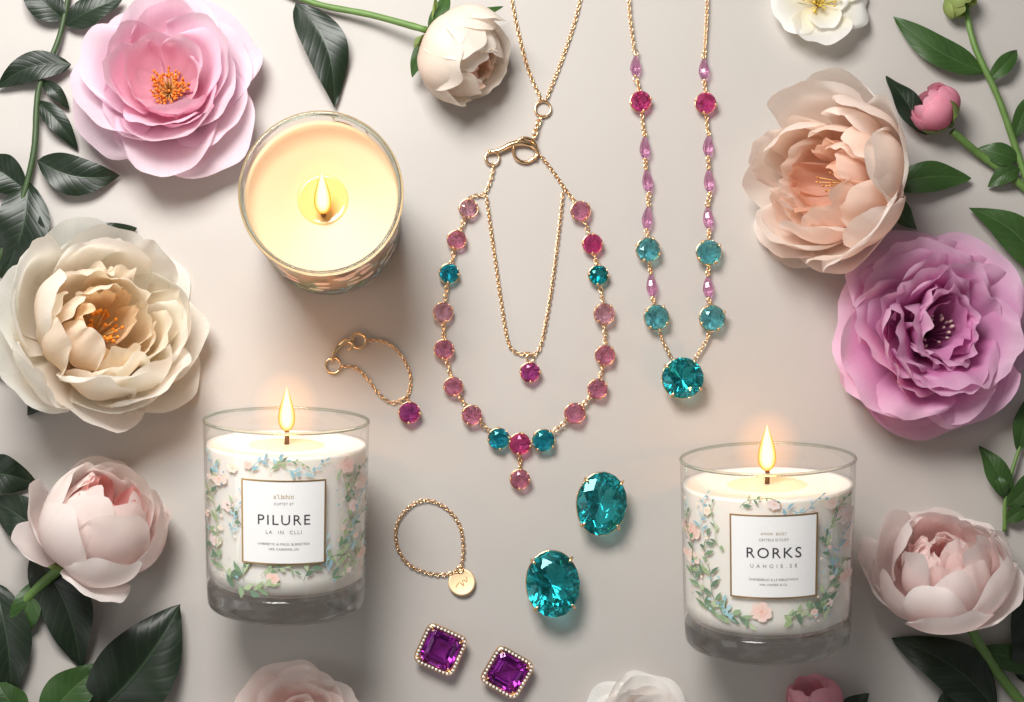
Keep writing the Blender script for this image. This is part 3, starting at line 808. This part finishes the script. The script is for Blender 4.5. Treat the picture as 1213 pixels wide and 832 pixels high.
def prints2(P):
    for (x, y, r, ci) in [(-88, -640, 13, 1), (-86, -672, 10, 0), (8, -597, 8, 2), (-6, -724, 14, 1), (88, -620, 12, 2), (72, -602, 8, 0), (90, -694, 9, 1), (-68, -610, 7, 3), (70, -720, 7, 2)]:
        P.blossom(x, y, r, PINKS[ci])
    for (x0, y0, x1, y1, b, n, l, w, c) in [
      (-48, -730, -66, -640, .12, 11, 16, 6.5, GREENS), (-58, -736, -86, -680, .1, 9, 16, 6, GREENS), (-60, -734, -20, -738, .2, 7, 18, 8, GREENS), (-74, -690, -90, -620, .1, 8, 12, 4.5, GREENS),
      (-72, -640, -66, -590, .1, 7, 9, 3.5, BLUES), (60, -730, 68, -640, -.1, 12, 15, 5.5, GREENS), (66, -740, 96, -670, .1, 9, 15, 5.5, GREENS), (20, -742, 66, -724, .2, 8, 15, 6.5, GREENS),
      (66, -650, 90, -600, .1, 8, 11, 4, GREENS), (-36, -738, -48, -716, .2, 4, 14, 7, BLUES), (20, -728, 60, -716, -.2, 7, 11, 4.5, GREENS), (-30, -602, 10, -594, .2, 6, 9, 3.5, GREENS), (14, -602, 60, -592, -.2, 7, 9, 3.5, BLUES),
      (-50, -655, -60, -600, .1, 6, 9, 3.5, GREENS), (76, -690, 90, -640, .1, 6, 10, 4, BLUES),
      (-130, -740, -118, -610, .1, 10, 15, 6, GREENS), (130, -740, 118, -610, .1, 10, 15, 6, GREENS)]:
        P.sprig((x0, y0), (x1, y1), b, n, l, w, c)
    scatter(P, 594, 742, 6, 44)

candle_lying('lit glass candle with floral print and label reading PILURE at lower left', (339, 716), (339.5, 497, 98), 90, 134, 88.5, 90.5, 26,
  (-49, 43, 570, 666), [('PILURE', 17, 1.2, 615, ink, -.05), ('a\u2019l.bihiti', 7.5, 1.0, 587, inkgold, .0), ('CUFTET ET', 4.2, 1.1, 595.5, inkgrey, 0), ('LA  IN  CLLI', 6, 1.3, 629, inkgrey, 0), ('UHBEBETIC & MIELEL BLBRIETREA', 3.8, 1.05, 643, inkgrey, 0), ('HER CABEIRREL.UN', 3.8, 1.05, 649, inkgrey, 0)],
  prints1, (14, 50, 18, 19, .15), 2)
candle_lying('lit glass candle with floral print and label reading RORKS at lower right', (908, 760), (908.5, 542, 101), 92, 136, 90.5, 93.5, 28,
  (-39, 54, 611, 706), [('RORKS', 17.5, 1.2, 654, ink, -.03), ('AMOM  BOGT', 4.2, 1.1, 631, inkgold, .0), ('CRITELS D\u2019CLET', 4.2, 1.1, 638, inkgrey, 0), ('U A H O I E . S E', 6, 1.2, 669, inkgrey, 0), ('OHDBEBEUD & J.E BIBLETHOUI', 3.8, 1.05, 685, inkgrey, 0), ('IMA VAMIER & DL', 3.8, 1.05, 691, inkgrey, 0)],
  prints2, (14, 52, 19, 20, .15), 4)

def candle_up():
    random.seed(17)
    H = 196.0
    t = W(380, 229, H); b = V((t.x, t.y, 0))
    e, f, a = V((1, 0, 0)), V((0, -1, 0)), V((0, 0, 1))
    root = thing('scented_candle', 'lit glass candle standing upright seen from above at upper left', 'candle', b, 'candles in glass tumblers')
    Rt = 97*(D-H)/D; Rb = Rt-4; th = 2.6
    rad = lambda z: Rb+(Rt-Rb)*z/H
    mb = MB(); lathe(mb, b, e, f, a, [(rad(z), z) for z in (20, 60, 100, 150, H-2)], 96); mb.build('glass_wall', glass_m, root)
    mb = MB(); link(mb, b+a*(H-1.4), e, f, Rt-1.8, Rt-1.8, 3.0, 96, 10); mb.build('glass_rim', glass_rim, root)
    mb = MB(); lathe(mb, b, e, f, a, [(2, 1), (Rb-8, .6), (Rb-2, 3), (Rb-.6, 8), (Rb-.6, 22), (Rb-4, 24), (2, 24)], 96, (True, True)); mb.build('glass_base', glass_thick, root, recalc=True)
    zw = H-24
    mb = MB(); lathe(mb, b, e, f, a, [(2, 25), (Rb-8, 25.4), (Rb-th-1, 30)]+[(rad(z)-th-.7, z) for z in (60, 100, 150, zw-3)]+[(Rt-th-1, zw), (Rt-th-5, zw-1.6), (30, zw-2.4), (24, zw-4.5), (2, zw-5)], 96, (True, True)); mb.build('wax', wax_peach, root)
    wp = W(383, 238, zw-3)
    mb = MB(); lathe(mb, V((wp.x, wp.y, zw-3.2)), e, f, a, [(1, .6), (14, .5), (23, 0), (25, .7), (27, .3), (28.5, -.6)], 48, (True, False)); mb.build('melted_wax_pool', pool_m, root)
    P = Print(lambda s, z, o: b + a*z + (e*math.sin(s/Rt)+f*math.cos(s/Rt))*(rad(z)+o))
    for k in range(26):
        s0 = k*2*math.pi*Rt/26
        P.sprig((s0, 26), (s0+random.uniform(-15, 15), random.uniform(100, 170)), random.uniform(-.15, .15), 12, 16, 6, random.choice((GREENS, GREENS, BLUES)))
    for k in range(60):
        P.blossom(random.uniform(0, 2*math.pi*Rt), random.uniform(35, 165), random.uniform(5, 12), random.choice(PINKS))
    P.mb.build('floral_print', print_m, root, smooth=False)
    wb = W(383, 255, zw-2)
    flame_parts(root, V((wb.x, wb.y, zw-3)), a, 8, 48, 18, 9, .009, V((0, .84, .54)).normalized(), 36)
candle_up()

# ------------------------------------------------------------------ jewellery
def brilliant(mb, c, rx, ry, rot=0.0, rf=None, tilt=(0, 0), depth=.9, nf=8, tab=.54):
    rf = rf or (lambda a: 1.0)
    M = Matrix.Rotation(rot, 3, 'Z'); T = Matrix.Rotation(tilt[0], 3, 'X') @ Matrix.Rotation(tilt[1], 3, 'Y')
    r0 = min(rx, ry)
    J = lambda x: x*random.uniform(.97, 1.03)
    def P(a, r, z): return c + M @ (T @ V((math.cos(a)*r*rx*rf(a), math.sin(a)*r*ry*rf(a), z*r0)))
    vs = []; q = 2*math.pi/nf; n2 = 2*nf
    zt = .34*(1-tab)/.46
    for i in range(nf): vs.append(P(i*q, J(tab), zt))
    for i in range(nf): vs.append(P((i+.5)*q, J((1+tab)/2+.04), zt*J(.58)))
    for i in range(n2): vs.append(P(i*q/2, 1, .03))
    for i in range(n2): vs.append(P(i*q/2, 1, -.03))
    for i in range(nf): vs.append(P((i+.5)*q, J(.45), -depth*J(.62)))
    vs.append(P(0, 0, -depth))
    o1, g_, h_, p_, cu = nf, 2*nf, 2*nf+n2, 2*nf+2*n2, 3*nf+2*n2
    fs = [tuple(range(nf))]
    for i in range(nf):
        j = (i+1) % nf; k1, k2, k3 = 2*i, 2*i+1, (2*i+2) % n2
        g0, g1, g2 = g_+k1, g_+k2, g_+k3
        h0, h1, h2 = h_+k1, h_+k2, h_+k3
        fs += [(i, o1+i, j), (o1+i, g0, g1), (o1+i, g1, g2), (i, o1+(i-1) % nf, g0), (i, g0, o1+i)]
        fs += [(p_+i, h1, h0), (p_+i, h2, h1), (cu, p_+i, h0), (cu, h0, p_+(i-1) % nf)]
        fs += [(g0, h0, h1, g1), (g1, h1, h2, g2)]
    mb.add(vs, fs)

def step_cut(mb, c, r, rot, depth=.8):
    M = Matrix.Rotation(rot, 3, 'Z') @ Matrix.Rotation(.09, 3, 'X') @ Matrix.Rotation(-.06, 3, 'Y')
    vs = []; fs = []
    cut = .26
    corners = [(1, -1+cut), (1, 1-cut), (1-cut, 1), (-1+cut, 1), (-1, 1-cut), (-1, -1+cut), (-1+cut, -1), (1-cut, -1)]
    lev = [(.60, .24), (.80, .16), (1, .03), (1, -.03), (.74, -.34*depth/.8), (.44, -.62*depth/.8), (.10, -depth)]
    for s, z in lev:
        for x, y in corners: vs.append(c + M @ V((x*s*r, y*s*r, z*r)))
    fs.append(tuple(range(8)))
    for j in range(len(lev)-1):
        for i in range(8): fs.append((j*8+i, j*8+(i+1) % 8, (j+1)*8+(i+1) % 8, (j+1)*8+i))
    fs.append(tuple(range((len(lev)-1)*8+7, (len(lev)-1)*8-1, -1)))
    mb.add(vs, fs)

def prongs(mb, c, rx, ry, rot, n, rf=None, th=.12, ph=.5):
    rf = rf or (lambda a: 1.0); r0 = min(rx, ry)
    M = Matrix.Rotation(rot, 3, 'Z')
    def loop(k, z, tr, N_=32):
        pts = [c + M @ V((math.cos(2*math.pi*i/N_)*rx*k*rf(2*math.pi*i/N_), math.sin(2*math.pi*i/N_)*ry*k*rf(2*math.pi*i/N_), z*r0)) for i in range(N_+1)]
        tube(mb, pts, tr, 6)
    big = r0 > 20
    loop(.985 if big else 1.02, -.16, max(.75, .035*r0)); loop(.72, -.6, max(.7, .03*r0))
    for i in range(n):
        a = 2*math.pi*(i+ph)/n; k = rf(a)
        d = lambda r, z: c + M @ V((math.cos(a)*r*rx*k, math.sin(a)*r*ry*k, z*r0))
        tube(mb, [d(.62, -.85), d(1.0, -.15), d(1.05, .08), d(.97, .2), d(.88, .25)], [th*r0*.7, th*r0*.9, th*r0, th*r0, th*r0*.6], 7)

def add_gem(parent, px, py, r, kind, ry=None, rot=None, np_=4, rf=None, depth=.9, h=None, th=.12, tilt=None, nf=8, tab=.54, step=False):
    ry = ry or r; hh = h or (depth*min(r, ry)+1.2)
    c = W(px, py, hh); k = (D-hh)/D
    rot = random.uniform(0, 1.5) if rot is None else rot
    mb = MB()
    if step: step_cut(mb, c, r*k, rot, depth)
    else: brilliant(mb, c, r*k, ry*k, rot, rf, tilt or (random.uniform(-.1, .1), random.uniform(-.1, .1)), depth, nf, tab)
    g = mb.build('gem', GM[kind], parent, smooth=False, recalc=True)
    mb = MB(); prongs(mb, c, r*k, ry*k, rot, np_, rf, th); mb.build('prong_setting', gold, g)
    return c

def edge_pts(p, q, rp, rq):
    a = V((p[0], p[1])); b = V((q[0], q[1])); d = (b-a).normalized()
    s, t = a+d*rp, b-d*rq
    return (s.x, s.y, 7), (t.x, t.y, 7)

random.seed(23)
t = thing('chain_necklace', 'long fine gold chain hanging from the top edge with a small ring', 'necklace', W(643, 129))
mb = MB(); chain(mb, [(604, -14, 3), (611, 25, 3), (625, 80, 3), (641, 118, 4)]); mb.build('chain', gold, t)
mb = MB(); chain(mb, [(690, -14, 3), (681, 25, 3), (664, 75, 3), (647, 118, 4)]); mb.build('chain', gold, t)
mb = MB(); ring(mb, W(643, 129, 4), 9.2, 1.5); mb.build('ring', gold, t)
mb = MB(); chain(mb, [(641, 138, 5), (636, 150, 6), (632, 166, 7)], pitch=6, a=4.4, b=2.8, r=1.0); mb.build('connector_link', gold, t)

t = thing('gem_necklace', 'gold necklace of round pink and teal gems with inner pendant chain in the centre', 'necklace', W(620, 360))
GL = [(555, 247, 11.5, 'pink'), (541, 284, 11.5, 'rose'), (532, 324, 12, 'teal'), (525, 370, 12, 'pink'), (526, 414, 12, 'rose'), (537, 458, 11.5, 'rose'), (559, 492, 12, 'rose'), (591, 520, 13, 'teal'),
      (616, 526, 13, 'magenta'), (644, 522, 13.5, 'teal'), (681, 490, 12.5, 'rose'), (708, 461, 12, 'rose'), (717, 421, 12, 'rose'), (716, 372, 12.5, 'pink'), (709, 326, 12, 'deepteal'), (702, 289, 12, 'magenta'), (688, 250, 12, 'rose')]
for g in GL: add_gem(t, g[0], g[1], g[2]-.5, g[3])
for p, q in zip(GL[:-1], GL[1:]):
    a, b = edge_pts(p, q, p[2]-2, q[2]-2)
    mb = MB(); chain(mb, [a, b], pitch=5, a=3.6, b=2.4, r=.8, smooth=False); mb.build('gem_link', gold, t)
mb = MB(); chain(mb, [(616, 538, 5), (616, 558, 5)], pitch=5, a=3.6, b=2.4, r=.8); mb.build('gem_link', gold, t)
add_gem(t, 616, 568, 11.5, 'rose')
mb = MB(); chain(mb, [(552, 237, 5), (562, 232, 4), (573, 230, 4), (581, 214, 4), (585, 196, 5)]); mb.build('chain', gold, t)
mb = MB(); chain(mb, [(640, 184, 5), (655, 203, 3), (670, 225, 3), (682, 240, 5)]); mb.build('chain', gold, t)
mb = MB(); chain(mb, [(576, 232, 4), (584, 290, 3), (594, 360, 3), (602, 405, 3), (612, 418, 3), (624, 419, 4), (634, 419, 4), (642, 404, 3), (652, 350, 3), (660, 290, 3), (667, 226, 4)]); mb.build('pendant_chain', gold, t)
mb = MB(); ring(mb, W(628, 424, 5), 4.5, 1.1, 16, 6); mb.build('jump_ring', gold, t)
add_gem(t, 628, 441, 11.5, 'purple')
def clasp(parent, r1, r1r, r2, r2r, claw):
    mb = MB(); ring(mb, W(r1[0], r1[1], 5), r1r, 1.6); mb.build('clasp_ring', gold, parent)
    mb = MB(); ring(mb, W(r2[0], r2[1], 6), r2r, 2.0, tilt=.12); mb.build('clasp_ring', gold, parent)
    mb = MB(); pts = catmull([W(x, y, 7) for x, y in claw], 8); n = len(pts)
    tube(mb, pts, [1.6+2.0*math.sin(math.pi*min(1, i/(n-1)*1.1)) for i in range(n)], 8); sph(mb, pts[-1], 2.2); sph(mb, pts[0], 2.6)
    mb.build('lobster_claw', gold, parent)
clasp(t, (583, 187), 8, (622, 178), 14, [(580, 180), (592, 178), (604, 172), (617, 169), (630, 172), (637, 181), (634, 187)])

t = thing('drop_necklace', 'long gold necklace with pink drops and turquoise gems at the upper right', 'necklace', W(805, 240))
def drop(parent, px, py, kind, L=24, w=13, ang=0.0):
    c = W(px, py, w*.5+1.5); ax = V((math.sin(ang), math.cos(ang), 0))
    e = V((0, 0, 1)); f = ax.cross(e)
    mb = MB(); lathe(mb, c, f, e, ax, [(.5, -L*.5), (w*.3, -L*.42), (w*.48, -L*.2), (w*.5, -L*.05), (w*.38, L*.2), (w*.22, L*.4), (.6, L*.5)], 8, (True, True))
    g = mb.build('drop_gem', GM[kind], parent, smooth=False, recalc=True)
    for sg in (1, -1):
        mb = MB(); sph(mb, c+ax*L*.5*sg, 2.0, 8, 6); link(mb, c+ax*(L*.5+3)*sg, ax, f, 3.3, 2.3, .8); mb.build('gold_cap', gold, g)
Lf = [('c', 744, -14), ('c', 746, 20), ('c', 750, 52), ('d', 753, 78, 'lilac'), ('g', 759, 120, 12.5, 'magenta'), ('d', 764, 175, 'lilac'), ('d', 767, 214, 'lilac'), ('d', 767, 258, 'lilac'), ('g', 768, 296, 14.5, 'turq'), ('d', 772, 338, 'lilac'), ('g', 778, 376, 15, 'turq'), ('c', 784, 402), ('c', 795, 424)]
Rf = [('c', 838, -14), ('c', 837, 20), ('c', 835, 55), ('d', 834, 82, 'lilac'), ('g', 836, 122, 12.5, 'magenta'), ('d', 839, 173, 'lilac'), ('d', 840, 214, 'lilac'), ('d', 839, 258, 'lilac'), ('g', 840, 299, 15, 'turq'), ('d', 839, 340, 'lilac'), ('g', 844, 377, 15.5, 'turq'), ('c', 838, 402), ('c', 824, 424)]
for strand in (Lf, Rf):
    prev = None
    for it in strand:
        r = {'c': 0, 'd': 16, 'g': (it[3] - 1 if it[0] == 'g' else 0)}[it[0]]
        if it[0] == 'd':
            drop(t, it[1], it[2], it[3], random.uniform(24, 28), 13, random.uniform(-.12, .12))
        if it[0] == 'g': add_gem(t, it[1], it[2], it[3]-.5, it[4])
        if prev:
            a, b = edge_pts(prev, it[1:3], prev[2], r)
            if (V(a)-V(b)).length > 4:
                mb = MB(); chain(mb, [a, b], pitch=4.1, a=2.95, b=2.0, r=.66, smooth=False); mb.build('chain', gold, t)
        prev = (it[1], it[2], r)
add_gem(t, 809, 448, 24.5, 'big', np_=4, rot=.2, th=.075, tab=.6)

t = thing('bracelet', 'short gold chain bracelet with clasp and purple gem left of the pink necklace', 'bracelet', W(440, 440))
mb = MB(); chain(mb, [(434, 403, 4), (455, 405, 3), (473, 418, 3), (485, 440, 3), (486, 458, 3), (481, 474, 4)]); mb.build('chain', gold, t)
mb = MB(); chain(mb, [(404, 434, 4), (421, 436, 3), (436, 450, 3), (450, 468, 3), (464, 477, 3), (476, 474, 4)]); mb.build('chain', gold, t)
mb = MB(); ring(mb, W(480, 475, 5), 4.2, 1.1, 16, 6); mb.build('jump_ring', gold, t)
add_gem(t, 485, 489, 12.5, 'purple')
clasp(t, (395, 433), 9, (425, 404), 8.5, [(393, 426), (397, 416), (404, 408), (412, 404), (418, 408), (414, 414)])

t = thing('bracelet', 'fine gold chain bracelet with a round engraved tag below the necklaces', 'bracelet', W(510, 645))
mb = MB(); chain(mb, [(546, 674, 4), (549, 650, 3), (544, 622, 3), (528, 602, 3), (506, 593, 3), (486, 600, 3), (471, 620, 3), (470, 645, 3), (482, 667, 3), (503, 678, 3), (526, 681, 3), (543, 676, 4)]); mb.build('chain', gold, t)
mb = MB(); ring(mb, W(545, 675, 4), 4, 1.1, 16, 6); mb.build('jump_ring', gold, t)
mb = MB(); c = W(547, 690, 3.5)
dt = V((-.06, .12, 1)).normalized(); de = V((1, 0, 0)); de = (de-dt*de.dot(dt)).normalized(); dfv = dt.cross(de)
lathe(mb, c, de, -dfv, dt, [(15, -1.2), (16.2, -.4), (16.2, .6), (15.4, 1.4), (14, 1.2), (.5, 1.2)], 40, (True, True)); tg = mb.build('tag', gold_disc, t)
mb = MB(); Q = lambda x, y: c + de*x + dfv*y + dt*1.35
tube(mb, catmull([Q(-7, -6), Q(-3, 0), Q(2, -4), Q(1, 3), Q(6, 1), Q(5, 7)], 6), .5, 5)
mb.build('engraving', simple('engraved', (.80, .50, .28), .4, 1.0), tg)

t = thing('stud_earring', 'oval teal stud earring, upper of the pair left of the right candle', 'earring', W(713, 597), 'oval teal stud earrings')
add_gem(t, 713, 597, 30, 'big', ry=38, rot=-.08, np_=4, th=.065, tab=.62, depth=.88)
t = thing('stud_earring', 'oval teal stud earring, lower of the pair above the amethyst studs', 'earring', W(655, 692), 'oval teal stud earrings')
add_gem(t, 655, 692, 32, 'big', ry=40, rot=.06, np_=4, th=.065, tab=.62, depth=.88)
def rsq(a):
    c_, s_ = abs(math.cos(a)), abs(math.sin(a)); p = 8.0
    return 1/((c_**p + s_**p)**(1/p))
pave = simple('pave_stone', (.93, .90, .88), .04); pave.node_tree.nodes['Principled BSDF'].inputs['Coat Weight'].default_value = 1.0
for (px, py, rot, r, lab) in ((522, 770, R_(-24), 20, 'square amethyst stud earring with beaded gold frame, left of the pair'), (601, 797, R_(-30), 19.5, 'square amethyst stud earring with beaded gold frame, right of the pair')):
    t = thing('stud_earring', lab, 'earring', W(px, py), 'square amethyst stud earrings')
    c = add_gem(t, px, py, r, 'amethyst', rot=rot, np_=4, rf=rsq, th=.05, depth=.8, step=True)
    mb = MB(); M = Matrix.Rotation(rot, 3, 'Z')
    def fr(i, n, k, z): a = 2*math.pi*i/n; return c + M @ V((math.cos(a)*rsq(a)*r*k, math.sin(a)*rsq(a)*r*k, z))
    tube(mb, [fr(i, 80, 1.14, -2.2) for i in range(81)], 3.2, 8)
    mb2 = MB(); P0 = [fr(i, 240, 1.15, 1.1) for i in range(241)]
    for p, _ in resample(P0, 4.5): sph(mb2, p, 1.75, 6, 4)
    f = mb.build('frame', gold, t); mb2.build('bead_border', pave, f, smooth=False)

# ------------------------------------------------------------------ camera and light
cd = bpy.data.cameras.new('Camera'); co = bpy.data.objects.new('Camera', cd); COL.objects.link(co)
co.location = CAM*S; co.rotation_euler = (0, 0, 0)
cd.sensor_width = 36; cd.lens = 36*D/1213
cd.shift_x = (606.5-CX)/1213; cd.shift_y = (CY-416)/1213
cd.clip_start = .01; cd.clip_end = 50
sc.camera = co

def area(name, px, py, h, tx, ty, size, power, col):
    ld = bpy.data.lights.new(name, 'AREA'); ld.shape = 'RECTANGLE'; ld.size = size[0]; ld.size_y = size[1]; ld.energy = power; ld.color = col
    o = bpy.data.objects.new(name, ld); COL.objects.link(o)
    p = V((px-606.5, 416-py, h))*S; q = V((tx-606.5, 416-ty, 0))*S
    o.location = p; o.rotation_euler = (q-p).to_track_quat('-Z', 'Y').to_euler()
area('window_light', 130, -420, 1280, 600, 480, (.28, .24), 5.9, (1, .98, .95))
area('fill_light', -1500, 800, 1200, 500, 450, (.4, .4), .9, (1, .985, .97))
w = bpy.data.worlds.new('World'); sc.world = w; w.use_nodes = True
nt = w.node_tree; bg = nt.nodes['Background']
tx = N(nt, 'ShaderNodeTexCoord'); no = N(nt, 'ShaderNodeTexNoise', Scale=3.2, Detail=1.0)  # invented bright and dark patches, unseen, added so gems and gold gain contrast
nt.links.new(tx.outputs['Generated'], no.inputs['Vector'])
rp = N(nt, 'ShaderNodeValToRGB')
rp.color_ramp.elements[0].position = .44; rp.color_ramp.elements[0].color = (.03, .029, .028, 1)
rp.color_ramp.elements[1].position = .62; rp.color_ramp.elements[1].color = (.85, .835, .815, 1)
e2 = rp.color_ramp.elements.new(.53); e2.color = (.12, .117, .114, 1)
nt.links.new(no.outputs[0], rp.inputs[0]); nt.links.new(rp.outputs[0], bg.inputs[0]); bg.inputs[1].default_value = .88
sc.view_settings.view_transform = 'Standard'; sc.view_settings.look = 'None'; sc.view_settings.exposure = 0
